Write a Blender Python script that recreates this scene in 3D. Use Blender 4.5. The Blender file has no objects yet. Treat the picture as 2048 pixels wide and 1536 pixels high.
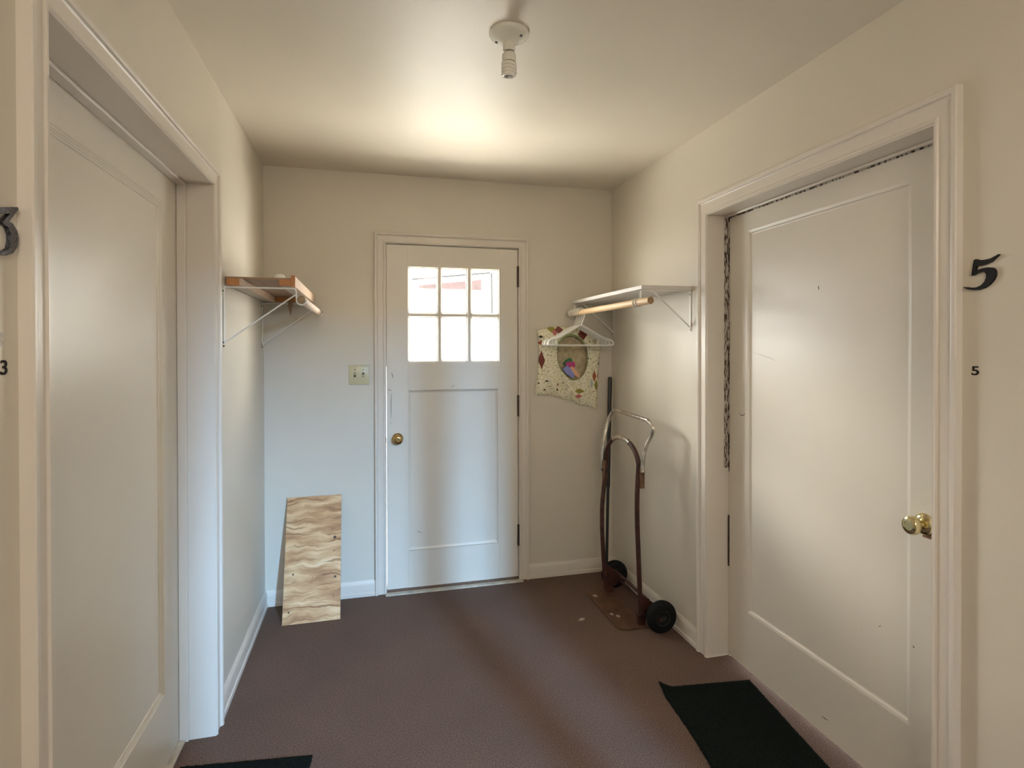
import bpy, bmesh, math, random
from mathutils import Vector, Matrix, noise
random.seed(7)
SC = bpy.context.scene
C = SC.collection

# ------------------------------------------------------------------ camera
F, CX, CY, ZC = 1124.88, 1024.0, 705.18, 1.438
YAW, PITCH, ROLL = 0.2494, -0.0073, -0.0018
FW = Vector((math.sin(YAW)*math.cos(PITCH), math.cos(YAW)*math.cos(PITCH), math.sin(PITCH)))
RT = Vector((math.cos(YAW), -math.sin(YAW), 0)); UP = RT.cross(FW)
RT, UP = RT*math.cos(ROLL)+UP*math.sin(ROLL), UP*math.cos(ROLL)-RT*math.sin(ROLL)
cam_d = bpy.data.cameras.new('camera'); cam = bpy.data.objects.new('camera', cam_d); C.objects.link(cam)
cam_d.sensor_width = 36; cam_d.lens = F*36/2048; cam_d.shift_y = -(768-CY)/2048; cam_d.clip_start = .02
cam.matrix_world = Matrix(((RT.x, UP.x, -FW.x, 0), (RT.y, UP.y, -FW.y, 0), (RT.z, UP.z, -FW.z, ZC), (0, 0, 0, 1)))
SC.camera = cam

def at(u, v, ax, val):
    """point of the photograph's pixel (u, v) on the plane axis=val"""
    d = RT*((u-CX)/F)+UP*((CY-v)/F)+FW
    o = Vector((0, 0, ZC)); t = (val-o[ax])/d[ax]
    return o+d*t

# ------------------------------------------------------------------ world, lights, exposure
SC.view_settings.view_transform = 'Standard'; SC.view_settings.look = 'None'
SC.view_settings.gamma = 1; SC.view_settings.exposure = 0.56; SC.view_settings.use_curve_mapping = False
wd = bpy.data.worlds.new('sky'); SC.world = wd; wd.use_nodes = True
bg = wd.node_tree.nodes['Background']; bg.inputs[0].default_value = (.97, .98, 1, 1); bg.inputs[1].default_value = 14.0

def area(name, loc, target, sx, sy, watts, col):
    l = bpy.data.lights.new(name, 'AREA'); l.shape = 'RECTANGLE'; l.size = sx; l.size_y = sy; l.energy = watts; l.color = col
    o = bpy.data.objects.new(name, l); C.objects.link(o); o.location = loc
    o.rotation_euler = (Vector(target)-Vector(loc)).to_track_quat('-Z', 'Y').to_euler()
    return o
area('yard_glare', (.5, 4.85, .0), (.5, 4.4, 1.5), 6.0, 2.2, 780, (1, .93, .80))       # sunlit paving outside the door
area('sky_daylight', (-2.0, 7.0, 3.1), (.5, 3.4, 1.6), 1.6, .8, 340, (1, .98, .94))       # open sky beyond the neighbour's corner
area('stair_window_daylight', (2.0, -4.28, 2.8), (.1, 3.3, .7), .14, .95, 460, (.30, .60, 1))
area('lobby_warm_fill', (.5, -.75, 2.42), (.5, -.55, 0), .9, .5, 10, (1, .85, .75))  # added warm ambient fill behind the camera, not a known fixture
area('end_wall_fill', (.05, -1.12, 2.2), (.2, 3.3, 2.0), .5, .25, 6.5, (1, .90, .74))  # added fill from behind the camera to lift the upper end wall
area('sunlit_wing_west', (-2.4, 4.6, 1.95), (.5, 4.2, 1.6), 1.8, 1.1, 210, (1, .98, .94))     # sunlit white wings of the house on either side of the porch
area('sunlit_wing_east', (3.6, 4.6, 1.3), (.5, 4.2, 1.6), 1.8, 2.4, 620, (1, .95, .85))
po = area('door_window_portal', (.5, 3.47, 1.64), (.5, 3.0, 1.64), .62, .62, 1, (1, 1, 1)); po.data.cycles.is_portal = True

# ------------------------------------------------------------------ room numbers
L, R, D, H = -.566, 1.5273, 3.3778, 2.4585
XL, XR = -.676, 1.627                      # faces of the two recessed side doors
LY0, LY1, LZ = 1.184, 2.288, 2.045         # left opening
RY0, RY1, RZ = 1.225, 2.296, 2.052         # right opening
BX0, BX1, BZ = .1007, .8957, 2.05          # back door leaf
YE = -1.2                                  # where the lobby opens to the stair hall

# ------------------------------------------------------------------ materials
def mat(name): 
    m = bpy.data.materials.new(name); m.use_nodes = True
    nt = m.node_tree; b = nt.nodes['Principled BSDF']; return m, nt, b
def node(nt, t, **kw):
    n = nt.nodes.new(t)
    for k, v in kw.items(): setattr(n, k, v)
    return n
def ramp(nt, fac, stops):
    r = node(nt, 'ShaderNodeValToRGB'); nt.links.new(fac, r.inputs[0]); e = r.color_ramp.elements
    while len(e) < len(stops): e.new(.5)
    for i, (p, c) in enumerate(stops): e[i].position = p; e[i].color = (*c, 1)
    return r.outputs[0]
def plain(name, col, rough=.5, metal=0, bump=0, bscale=200, vary=0, vscale=6, coat=0):
    m, nt, b = mat(name); b.inputs['Roughness'].default_value = rough; b.inputs['Metallic'].default_value = metal
    b.inputs['Base Color'].default_value = (*col, 1)
    tc = node(nt, 'ShaderNodeTexCoord')
    if vary:
        n = node(nt, 'ShaderNodeTexNoise'); n.inputs['Scale'].default_value = vscale; n.inputs['Detail'].default_value = 6
        nt.links.new(tc.outputs['Object'], n.inputs['Vector'])
        a = [c*(1-vary) for c in col]; z = [min(1, c*(1+vary)) for c in col]
        nt.links.new(ramp(nt, n.outputs[0], [(.3, a), (.7, z)]), b.inputs['Base Color'])
    if bump:
        n = node(nt, 'ShaderNodeTexNoise'); n.inputs['Scale'].default_value = bscale; n.inputs['Detail'].default_value = 3
        nt.links.new(tc.outputs['Object'], n.inputs['Vector'])
        bn = node(nt, 'ShaderNodeBump'); bn.inputs['Strength'].default_value = bump; bn.inputs['Distance'].default_value = .002
        nt.links.new(n.outputs[0], bn.inputs['Height']); nt.links.new(bn.outputs[0], b.inputs['Normal'])
    if coat: b.inputs['Coat Weight'].default_value = coat
    return m
def paint(name, col, rough, bump=.12, bscale=60, specks=0, dirt=(.25, .2, .15)):
    """brushed gloss paint, with a few small chips of dirt if specks > 0"""
    m, nt, b = mat(name); b.inputs['Roughness'].default_value = rough
    tc = node(nt, 'ShaderNodeTexCoord')
    n = node(nt, 'ShaderNodeTexNoise'); n.inputs['Scale'].default_value = 2.5; n.inputs['Detail'].default_value = 8
    nt.links.new(tc.outputs['Object'], n.inputs['Vector'])
    c = ramp(nt, n.outputs[0], [(.3, [x*.965 for x in col]), (.7, col)])
    if specks:
        v = node(nt, 'ShaderNodeTexNoise'); v.inputs['Scale'].default_value = 34; v.inputs['Detail'].default_value = 3
        nt.links.new(tc.outputs['Object'], v.inputs['Vector'])
        w = node(nt, 'ShaderNodeValToRGB'); nt.links.new(v.outputs[0], w.inputs[0])
        w.color_ramp.elements[0].position = specks; w.color_ramp.elements[0].color = (0, 0, 0, 1)
        w.color_ramp.elements[1].position = min(1, specks+.02); w.color_ramp.elements[1].color = (1, 1, 1, 1)
        mx = node(nt, 'ShaderNodeMix', data_type='RGBA'); nt.links.new(w.outputs[0], mx.inputs[0]); nt.links.new(c, mx.inputs[6])
        mx.inputs[7].default_value = (*dirt, 1); c = mx.outputs[2]
    nt.links.new(c, b.inputs['Base Color'])
    n2 = node(nt, 'ShaderNodeTexNoise'); n2.inputs['Scale'].default_value = bscale; n2.inputs['Detail'].default_value = 4
    nt.links.new(tc.outputs['Object'], n2.inputs['Vector'])
    bn = node(nt, 'ShaderNodeBump'); bn.inputs['Strength'].default_value = bump; bn.inputs['Distance'].default_value = .003
    nt.links.new(n2.outputs[0], bn.inputs['Height']); nt.links.new(bn.outputs[0], b.inputs['Normal'])
    return m
def wood(name, light, dark, scale=(1, 14, 14), rough=.55, wave=5, dist=6, axis='Y', knots=()):
    m, nt, b = mat(name); b.inputs['Roughness'].default_value = rough
    tc = node(nt, 'ShaderNodeTexCoord'); mp = node(nt, 'ShaderNodeMapping'); mp.inputs['Scale'].default_value = scale
    nt.links.new(tc.outputs['Object'], mp.inputs['Vector'])
    n = node(nt, 'ShaderNodeTexNoise'); n.inputs['Scale'].default_value = wave; n.inputs['Detail'].default_value = 8; n.inputs['Distortion'].default_value = dist
    nt.links.new(mp.outputs[0], n.inputs['Vector'])
    c = ramp(nt, n.outputs[0], [(.3, dark), (.5, [(a+d)/2*1.1 for a, d in zip(light, dark)]), (.66, light)])
    for kx, kz, kr in knots:
        d = node(nt, 'ShaderNodeVectorMath', operation='DISTANCE'); d.inputs[1].default_value = (kx, 0, kz); nt.links.new(tc.outputs['Object'], d.inputs[0])
        s = node(nt, 'ShaderNodeMapRange'); s.inputs[1].default_value = kr*.55; s.inputs[2].default_value = kr; s.inputs[3].default_value = 1; s.inputs[4].default_value = 0
        nt.links.new(d.outputs['Value'], s.inputs[0])
        mx = node(nt, 'ShaderNodeMix', data_type='RGBA'); nt.links.new(s.outputs[0], mx.inputs[0]); nt.links.new(c, mx.inputs[6])
        mx.inputs[7].default_value = (.07, .035, .015, 1); c = mx.outputs[2]
    nt.links.new(c, b.inputs['Base Color'])
    bn = node(nt, 'ShaderNodeBump'); bn.inputs['Strength'].default_value = .15; bn.inputs['Distance'].default_value = .002
    nt.links.new(n.outputs[0], bn.inputs['Height']); nt.links.new(bn.outputs[0], b.inputs['Normal'])
    return m

M = {}
M['wall'] = paint('wall_paint', (.73, .665, .555), .42, .10, 90, .79)
M['wall_side'] = M['wall']
M['ceiling'] = paint('ceiling_paint', (.76, .69, .58), .45, .14, 70)
M['trim'] = paint('trim_gloss', (.76, .69, .60), .33, .10, 45, .785)
M['door'] = paint('door_gloss', (.77, .71, .61), .34, .11, 40, .79)
M['rub'] = plain('plain_white', (.8, .8, .8))
M['brass'] = plain('brass', (.44, .29, .11), .25, 1, vary=.15, vscale=30)
M['brass_pale'] = plain('pale_brass', (.72, .62, .36), .14, 1)
M['dark_metal'] = plain('dark_hinge', (.07, .05, .04), .45, .6, .3, 150, .5, 60)
M['ivory'] = plain('ivory_plastic', (.64, .58, .36), .35)
M['dark'] = plain('dark_slot', (.03, .025, .02), .6)
M['wire'] = plain('white_wire', (.88, .85, .78), .35)
M['white_plastic'] = plain('white_plastic', (.86, .84, .78), .38)
M['shelf_white'] = plain('white_board', (.74, .70, .64), .4, vary=.06)
M['dowel'] = wood('pine_dowel', (.80, .58, .33), (.62, .40, .20), (14, 1.2, 14), .5)
M['dowel_pale'] = wood('pale_dowel', (.78, .62, .50), (.60, .45, .34), (14, 1.2, 14), .5)
M['dowel_end'] = plain('dowel_end', (.33, .21, .11), .7, vary=.3, vscale=80)
M['orange_wood'] = wood('orange_wood', (.55, .24, .075), (.38, .15, .04), (14, 1, 14), .5)
M['brown_wood'] = wood('brown_wood', (.40, .26, .16), (.26, .16, .09), (14, 1, 14), .55)
M['pink_wood'] = wood('pale_pine', (.70, .52, .38), (.58, .41, .29), (14, 1, 14), .55)
M['grey_wood'] = wood('grey_batten', (.52, .45, .37), (.42, .35, .28), (14, 1, 14), .55)
m, nt, b = mat('plywood_face'); M['ply'] = m; b.inputs['Roughness'].default_value = .6
tc = node(nt, 'ShaderNodeTexCoord'); wn = node(nt, 'ShaderNodeTexNoise'); wn.inputs['Scale'].default_value = 9; wn.inputs['Detail'].default_value = 3; nt.links.new(tc.outputs['Object'], wn.inputs['Vector'])
wv = node(nt, 'ShaderNodeVectorMath', operation='SCALE'); wv.inputs['Scale'].default_value = .075; nt.links.new(wn.outputs['Color'], wv.inputs[0])
wa = node(nt, 'ShaderNodeVectorMath', operation='ADD'); nt.links.new(tc.outputs['Object'], wa.inputs[0]); nt.links.new(wv.outputs[0], wa.inputs[1])
def plyn(scale, det):
    mp = node(nt, 'ShaderNodeMapping'); mp.inputs['Scale'].default_value = scale; nt.links.new(wa.outputs[0], mp.inputs[0])
    q = node(nt, 'ShaderNodeTexNoise'); q.inputs['Scale'].default_value = 1; q.inputs['Detail'].default_value = det; nt.links.new(mp.outputs[0], q.inputs['Vector']); return q.outputs[0]
c = ramp(nt, plyn((4, 1, 26), 5), [(.30, (.36, .165, .06)), (.46, (.60, .33, .145)), (.60, (.78, .52, .27)), (.72, (.88, .68, .42))])
ln = ramp(nt, plyn((3, 1, 75), 2), [(.56, (1, 1, 1)), (.66, (.55, .42, .32))])
mx = node(nt, 'ShaderNodeMix', data_type='RGBA', blend_type='MULTIPLY'); mx.inputs[0].default_value = 1; nt.links.new(c, mx.inputs[6]); nt.links.new(ln, mx.inputs[7]); c = mx.outputs[2]
for kx, kz, kr in ((.112, .42, .010), (.116, .215, .008), (.11, .35, .004), (.108, .12, .004), (-.10, .245, .006), (-.115, .06, .006), (.0, .22, .003)):
    d = node(nt, 'ShaderNodeVectorMath', operation='DISTANCE'); d.inputs[1].default_value = (kx, 0, kz); nt.links.new(tc.outputs['Object'], d.inputs[0])
    q = node(nt, 'ShaderNodeMapRange'); q.inputs[1].default_value = kr*.55; q.inputs[2].default_value = kr; q.inputs[3].default_value = 1; q.inputs[4].default_value = 0
    nt.links.new(d.outputs['Value'], q.inputs[0])
    mx = node(nt, 'ShaderNodeMix', data_type='RGBA'); nt.links.new(q.outputs[0], mx.inputs[0]); nt.links.new(c, mx.inputs[6]); mx.inputs[7].default_value = (.06, .03, .012, 1); c = mx.outputs[2]
nt.links.new(c, b.inputs['Base Color'])
M['ply_edge'] = wood('plywood_edge', (.62, .45, .28), (.35, .22, .12), (20, 60, 2), .7)
M['truck_red'] = plain('worn_red_paint', (.062, .020, .013), .5, .15, .4, 90, .45, 25)
M['truck_plate'] = plain('rusty_plate', (.11, .052, .026), .6, .1, .4, 60, .4, 14)
M['chrome'] = plain('worn_chrome', (.62, .57, .50), .25, .9, .3, 120, .35, 30)
M['rust'] = plain('rusty_bracket', (.20, .11, .06), .6, .4, .4, 90, .4, 40)
M['rubber'] = plain('black_rubber', (.006, .006, .006), .75, 0, .3, 120); M['rubber'].node_tree.nodes['Principled BSDF'].inputs['Specular IOR Level'].default_value = .25
M['hub'] = plain('dull_hub', (.035, .032, .03), .5, .5, .3, 80, .5, 40)
M['black_stick'] = plain('black_stick', (.018, .018, .018), .4)
M['mat'] = plain('black_mat', (.006, .009, .007), 1, 0, 1, 260, .9, 240); M['mat'].node_tree.nodes['Principled BSDF'].inputs['Specular IOR Level'].default_value = .1
M['bulb_white'] = plain('porcelain', (.80, .77, .68), .22)
M['bulb_glass'] = plain('cfl_tube', (.86, .83, .74), .18)
M['black'] = plain('black_number', (.008, .006, .006), .8, 0, .5, 400)
M['sparkle'] = plain('beaded_metal', (.10, .10, .12), .25, .8, 1, 500, .9, 400)
M['ghost'] = plain('ghost_number', (.50, .48, .43), .4)
M['green_bind'] = plain('green_binding', (.36, .40, .17), .6)
M['brick'] = plain('brick_band', (.022, .010, .010), .8, vary=.5, vscale=30)
M['siding'] = plain('white_siding', (.55, .55, .55), .7)
M['concrete'] = plain('pale_concrete', (.72, .70, .66), .8, vary=.1)
M['gutter'] = plain('dark_gutter', (.004, .004, .0045), .9)
M['scrap'] = plain('pale_scrap', (.42, .36, .29), .8)
M['sill'] = wood('worn_sill', (.20, .11, .065), (.07, .035, .02), (2, 30, 30), .6)
M['strip'] = plain('worn_strip', (.52, .46, .36), .55, vary=.25, vscale=25)
M['post'] = plain('post_paint', (.7, .66, .6), .4)

# carpet
m, nt, b = mat('brown_carpet'); M['carpet'] = m; b.inputs['Roughness'].default_value = .95
tc = node(nt, 'ShaderNodeTexCoord')
n = node(nt, 'ShaderNodeTexNoise'); n.inputs['Scale'].default_value = 210; n.inputs['Detail'].default_value = 4; nt.links.new(tc.outputs['Object'], n.inputs['Vector'])
n3 = node(nt, 'ShaderNodeTexNoise'); n3.inputs['Scale'].default_value = 3; n3.inputs['Detail'].default_value = 6; nt.links.new(tc.outputs['Object'], n3.inputs['Vector'])
c1 = ramp(nt, n.outputs[0], [(.3, (.072, .038, .027)), (.72, (.235, .146, .104))])
c2 = ramp(nt, n3.outputs[0], [(.3, (.86, .86, .86)), (.7, (1, 1, 1))])
mx = node(nt, 'ShaderNodeMix', data_type='RGBA', blend_type='MULTIPLY'); mx.inputs[0].default_value = 1
nt.links.new(c1, mx.inputs[6]); nt.links.new(c2, mx.inputs[7]); nt.links.new(mx.outputs[2], b.inputs['Base Color'])
bn = node(nt, 'ShaderNodeBump'); bn.inputs['Strength'].default_value = .7; bn.inputs['Distance'].default_value = .004
nt.links.new(n.outputs[0], bn.inputs['Height']); nt.links.new(bn.outputs[0], b.inputs['Normal'])
# glass
m = bpy.data.materials.new('window_glass'); m.use_nodes = True; M['glass'] = m; nt = m.node_tree; nt.nodes.clear()
o = node(nt, 'ShaderNodeOutputMaterial'); t = node(nt, 'ShaderNodeBsdfTransparent'); t.inputs[0].default_value = (.95, .96, .95, 1)
g = node(nt, 'ShaderNodeBsdfGlossy'); g.inputs['Roughness'].default_value = .03
lw = node(nt, 'ShaderNodeLayerWeight'); lw.inputs[0].default_value = .5
pw = node(nt, 'ShaderNodeMath', operation='POWER'); nt.links.new(lw.outputs['Facing'], pw.inputs[0]); pw.inputs[1].default_value = 4
mr = node(nt, 'ShaderNodeMapRange'); mr.inputs[3].default_value = .03; mr.inputs[4].default_value = .7; nt.links.new(pw.outputs[0], mr.inputs[0])
ms = node(nt, 'ShaderNodeMixShader')
nt.links.new(mr.outputs[0], ms.inputs[0]); nt.links.new(t.outputs[0], ms.inputs[1]); nt.links.new(g.outputs[0], ms.inputs[2]); nt.links.new(ms.outputs[0], o.inputs[0])
# chipped strip (bare dark wood showing through paint at the door's edge)
m, nt, b = mat('chipped_paint'); M['chipped'] = m; b.inputs['Roughness'].default_value = .5
tc = node(nt, 'ShaderNodeTexCoord'); mp = node(nt, 'ShaderNodeMapping'); mp.inputs['Scale'].default_value = (3, 1.3, .5); nt.links.new(tc.outputs['Object'], mp.inputs[0])
n = node(nt, 'ShaderNodeTexNoise'); n.inputs['Scale'].default_value = 55; n.inputs['Detail'].default_value = 5; nt.links.new(mp.outputs[0], n.inputs['Vector'])
nt.links.new(ramp(nt, n.outputs[0], [(.49, (.56, .5, .42)), (.53, (.055, .035, .02))]), b.inputs['Base Color'])

# ------------------------------------------------------------------ mesh helpers
class MB:
    def __init__(s): s.v, s.f = [], []
    def quad_strip(s, a, b, closed):
        n = len(a)
        for i in range(n if closed else n-1):
            j = (i+1) % n; s.f.append((a[i], a[j], b[j], b[i]))
    def add(s, pts):
        i = len(s.v); s.v += [tuple(p) for p in pts]; return list(range(i, i+len(pts)))
    def box(s, x0, x1, y0, y1, z0, z1, bev=0):
        if x1 < x0: x0, x1 = x1, x0
        if y1 < y0: y0, y1 = y1, y0
        if z1 < z0: z0, z1 = z1, z0
        bev = min(bev, (x1-x0)*.49, (y1-y0)*.49, (z1-z0)*.49)
        bm = bmesh.new(); bmesh.ops.create_cube(bm, size=1)
        for v in bm.verts: v.co = Vector(((x0+x1)/2+v.co.x*(x1-x0), (y0+y1)/2+v.co.y*(y1-y0), (z0+z1)/2+v.co.z*(z1-z0)))
        if bev > 1e-5: bmesh.ops.bevel(bm, geom=bm.edges[:], offset=bev, segments=2, affect='EDGES', profile=.5)
        s.bm(bm); return s
    def bm(s, bm, mtx=None):
        bm.verts.index_update(); o = len(s.v)
        for v in bm.verts: s.v.append(tuple(mtx @ v.co if mtx else v.co))
        for f in bm.faces: s.f.append(tuple(o+v.index for v in f.verts))
        bm.free(); return s
    def tube(s, pts, r, n=10, closed=False, cap=True):
        pts = [Vector(p) for p in pts]; m = len(pts); rad = r if isinstance(r, (list, tuple)) else [r]*m
        rings = []; up = None
        for i, p in enumerate(pts):
            if closed: t = pts[(i+1) % m]-pts[i-1]
            else: t = pts[min(i+1, m-1)]-pts[max(i-1, 0)]
            t.normalize()
            if up is None:
                up = Vector((0, 0, 1)) if abs(t.z) < .9 else Vector((1, 0, 0))
            x = t.cross(up).normalized(); up = x.cross(t).normalized()
            rings.append(s.add([p+(x*math.cos(2*math.pi*k/n)+up*math.sin(2*math.pi*k/n))*rad[i] for k in range(n)]))
        for i in range(m-1): s.quad_strip(rings[i], rings[i+1], True)
        if closed: s.quad_strip(rings[-1], rings[0], True)
        elif cap: s.f.append(tuple(rings[0][::-1])); s.f.append(tuple(rings[-1]))
        return s
    def lathe(s, prof, o, axis, n=28):
        """prof: (radius, distance along axis)"""
        o = Vector(o); a = Vector(axis).normalized(); x = a.orthogonal().normalized(); y = a.cross(x); rings = []
        for r, h in prof:
            rings.append(s.add([o+a*h+(x*math.cos(2*math.pi*k/n)+y*math.sin(2*math.pi*k/n))*max(r, 1e-4) for k in range(n)]))
        for i in range(len(rings)-1): s.quad_strip(rings[i], rings[i+1], True)
        s.f.append(tuple(rings[0][::-1])); s.f.append(tuple(rings[-1])); return s
    def prism(s, pts, off):
        off = Vector(off); a = s.add(pts); b = s.add([Vector(p)+off for p in pts])
        s.f.append(tuple(a[::-1])); s.f.append(tuple(b)); s.quad_strip(a, b, True); return s
    def build(s, name, material, parent=None, smooth=0, label=None, cat=None, group=None, kind=None, origin=None):
        me = bpy.data.meshes.new(name); vs = s.v
        if origin is not None: vs = [(x-origin[0], y-origin[1], z-origin[2]) for x, y, z in vs]
        me.from_pydata(vs, [], s.f); me.validate()
        b = bmesh.new(); b.from_mesh(me); bmesh.ops.recalc_face_normals(b, faces=b.faces[:]); b.to_mesh(me); b.free()
        me.materials.append(M[material] if isinstance(material, str) else material)
        ob = bpy.data.objects.new(name, me); C.objects.link(ob)
        if origin is not None: ob.location = origin
        if parent is not None: ob.parent = parent
        if smooth:
            for p in me.polygons: p.use_smooth = True
            if smooth < 179: me.set_sharp_from_angle(angle=math.radians(smooth))
        return tag(ob, label, cat, group, kind)
def tag(o, label=None, cat=None, group=None, kind=None):
    if label: o['label'] = label
    if cat: o['category'] = cat
    if group: o['group'] = group
    if kind: o['kind'] = kind
    return o
def thing(name, loc, label=None, cat=None, group=None, kind=None):
    o = bpy.data.objects.new(name, None); C.objects.link(o); o.location = loc; o.empty_display_size = .05
    return tag(o, label, cat, group, kind)
def bx(name, material, x0, x1, y0, y1, z0, z1, parent=None, bev=0, **kw):
    return MB().box(x0, x1, y0, y1, z0, z1, bev).build(name, material, parent, **kw)
def arc(c, r, a0, a1, n, ex, ey):
    c, ex, ey = Vector(c), Vector(ex), Vector(ey)
    return [c+ex*(r*math.cos(a0+(a1-a0)*i/n))+ey*(r*math.sin(a0+(a1-a0)*i/n)) for i in range(n+1)]
def smooth_path(pts, k=6):
    """Catmull-Rom through the points"""
    pts = [Vector(p) for p in pts]; q = [pts[0]*2-pts[1]]+pts+[pts[-1]*2-pts[-2]]; out = []
    for i in range(1, len(q)-2):
        a, b, c, d = q[i-1:i+3]
        for j in range(k):
            t = j/k; out.append(.5*((2*b)+(c-a)*t+(2*a-5*b+4*c-d)*t*t+(3*b-a-3*c+d)*t**3))
    out.append(q[-2]); return out
S = dict(kind='structure')

# ------------------------------------------------------------------ floor, ceiling, walls
bx('floor', 'carpet', -1.0, 3.4, -4.6, D+.14, -.12, 0, label='brown short pile carpet covering the lobby floor', **S)
bx('ceiling', 'ceiling', -.9, 1.9, YE-.12, D+.14, H, H+.12, label='cream painted lobby ceiling', **S)
T = .16
w = MB(); w.box(L-T, L, YE, LY0-.012, 0, H); w.box(L-T, L, LY1+.012, D+.14, 0, H); w.box(L-T, L, LY0-.012, LY1+.012, LZ+.012, H)
w.build('wall_left', 'wall', label='cream painted side wall with the shelf of brown wood', **S)
w = MB(); w.box(R, R+T, YE, RY0-.012, 0, H); w.box(R, R+T, RY1+.012, D+.14, 0, H); w.box(R, R+T, RY0-.012, RY1+.012, RZ+.012, H)
w.build('wall_right', 'wall', label='cream painted side wall with the white shelf', **S)
w = MB(); w.box(L, BX0-.016, D, D+.05, 0, H); w.box(BX1+.016, R, D, D+.05, 0, H); w.box(BX0-.016, BX1+.016, D, D+.05, BZ+.016, H)
w.build('wall_back', 'wall', label='cream painted end wall around the glazed door', **S)
# stair hall behind the camera, source of the cool daylight on the end wall
w = MB(); w.box(L-T, R+T, YE-.12, YE, 2.08, 3.4); w.box(L-T, .76, YE-.12, YE, 0, 2.08); w.box(R, 3.4, YE-.12, YE, 0, 3.4)  # unseen wall, opening narrowed to keep the cool light off the left door
w.build('wall_front', 'wall', label='unseen wall shaped to narrow the light from the stair hall', **S)
w = MB(); w.box(-1, 1.86, -4.42, -4.3, 0, 3.4); w.box(2.14, 3.4, -4.42, -4.3, 0, 3.4); w.box(1.86, 2.14, -4.42, -4.3, 0, 2.28); w.box(1.86, 2.14, -4.42, -4.3, 3.3, 3.4)
w.build('wall_stair_end', 'wall', label='end wall of the stair hall with a narrow window', **S)
bx('wall_stair_left', 'wall', -1, L-T+.04, -4.3, YE, 0, 3.4, label='side wall of the stair hall by the left door', **S)
bx('wall_stair_right', 'wall', 3.28, 3.4, -4.3, YE-.12, 0, 3.4, label='far side wall of the stair hall', **S)
bx('ceiling_stair', 'ceiling', -1, 3.4, -4.42, YE, 3.4, 3.5, label='high ceiling over the stair hall', **S)
tp = thing('trim_9', (1.353, YE-.03, 0), 'square painted post at the opening to the stair hall', kind='structure')
bx('post_shaft', 'post', -.027, .027, -.027, .027, 0, 2.08, tp, .004)

# ------------------------------------------------------------------ casings (moulded trim swept round an opening)
def casing(name, to3d, u0, u1, top, ws, wt, label):
    """to3d(u, z, h): u along the wall, h off it; a profile swept up, across and down with mitred corners"""
    prof = [(0, 0), (0, .013), (.05, .0165), (.14, .0165), (.19, .0125), (.23, .0115), (.66, .0125), (.72, .0155), (.76, .021), (.84, .0235), (.96, .0235), (1, .021), (1, 0)]
    m = MB(); rings = []
    for u, z, su, sz in ((u0, 0, -1, 0), (u0, top, -1, 1), (u1, top, 1, 1), (u1, 0, 1, 0)):
        rings.append(m.add([to3d(u+su*d*ws, z+sz*d*wt, h) for d, h in prof]))
    for a, b in zip(rings, rings[1:]): m.quad_strip(a, b, False)
    m.f.append(tuple(rings[0])); m.f.append(tuple(rings[-1][::-1]))
    return m.build(name, 'trim', label=label, smooth=25, **S)
casing('trim_1', lambda u, z, h: Vector((L+h, u, z)), LY0-.004, LY1+.004, LZ+.004, .069, .060, 'moulded cream casing around the door numbered 3')
casing('trim_2', lambda u, z, h: Vector((R-h, u, z)), RY0-.004, RY1+.004, RZ+.004, .069, .079, 'moulded cream casing around the door numbered 5')
casing('trim_3', lambda u, z, h: Vector((u, D-h, z)), BX0-.006, BX1+.006, BZ+.006, .062, .062, 'moulded cream casing around the glazed door')

def baseboard(name, to3d, runs, label):
    prof = [(0, 0), (.018, 0), (.018, .018), (.013, .024), (.013, .066), (.010, .076), (.006, .083), (.004, .088), (0, .088)]
    m = MB()
    for a, b in runs:
        ra = m.add([to3d(a, h, z) for h, z in prof]); rb = m.add([to3d(b, h, z) for h, z in prof])
        m.quad_strip(ra, rb, True); m.f.append(tuple(ra[::-1])); m.f.append(tuple(rb))
    m.build(name, 'trim', label=label, smooth=30, **S)
baseboard('baseboard_left', lambda u, h, z: Vector((L+h, u, z)), [(LY1+.072, D), (YE, LY0-.072)], 'cream baseboard along the side wall with the brown shelf')
baseboard('baseboard_right', lambda u, h, z: Vector((R-h, u, z)), [(RY1+.072, D), (YE, RY0-.072)], 'cream baseboard behind the hand truck')
baseboard('baseboard_back', lambda u, h, z: Vector((u, D-h, z)), [(L, BX0-.066), (BX1+.066, R)], 'cream baseboard along the end wall')

# ------------------------------------------------------------------ doors
def framed_leaf(to3d, u0, u1, z0, z1, pu0, pu1, pz0, pz1, thick, steps):
    """a leaf whose panel is let in by the steps (inset, depth)"""
    m = MB(); h = [[(u0, z0), (u1, z0), (u1, z1), (u0, z1)], [(pu0, pz0), (pu1, pz0), (pu1, pz1), (pu0, pz1)]]
    r0 = m.add([to3d(u, z, 0) for u, z in h[0]]); r1 = m.add([to3d(u, z, 0) for u, z in h[1]]); m.quad_strip(r0, r1, True); last = r1
    for i, d in steps:
        r = m.add([to3d(pu0+i, pz0+i, -d), to3d(pu1-i, pz0+i, -d), to3d(pu1-i, pz1-i, -d), to3d(pu0+i, pz1-i, -d)])
        m.quad_strip(last, r, True); last = r
    m.f.append(tuple(last))
    bk = m.add([to3d(u, z, -thick) for u, z in h[0]]); m.quad_strip(r0, bk, True); m.f.append(tuple(bk)); return m
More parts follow.
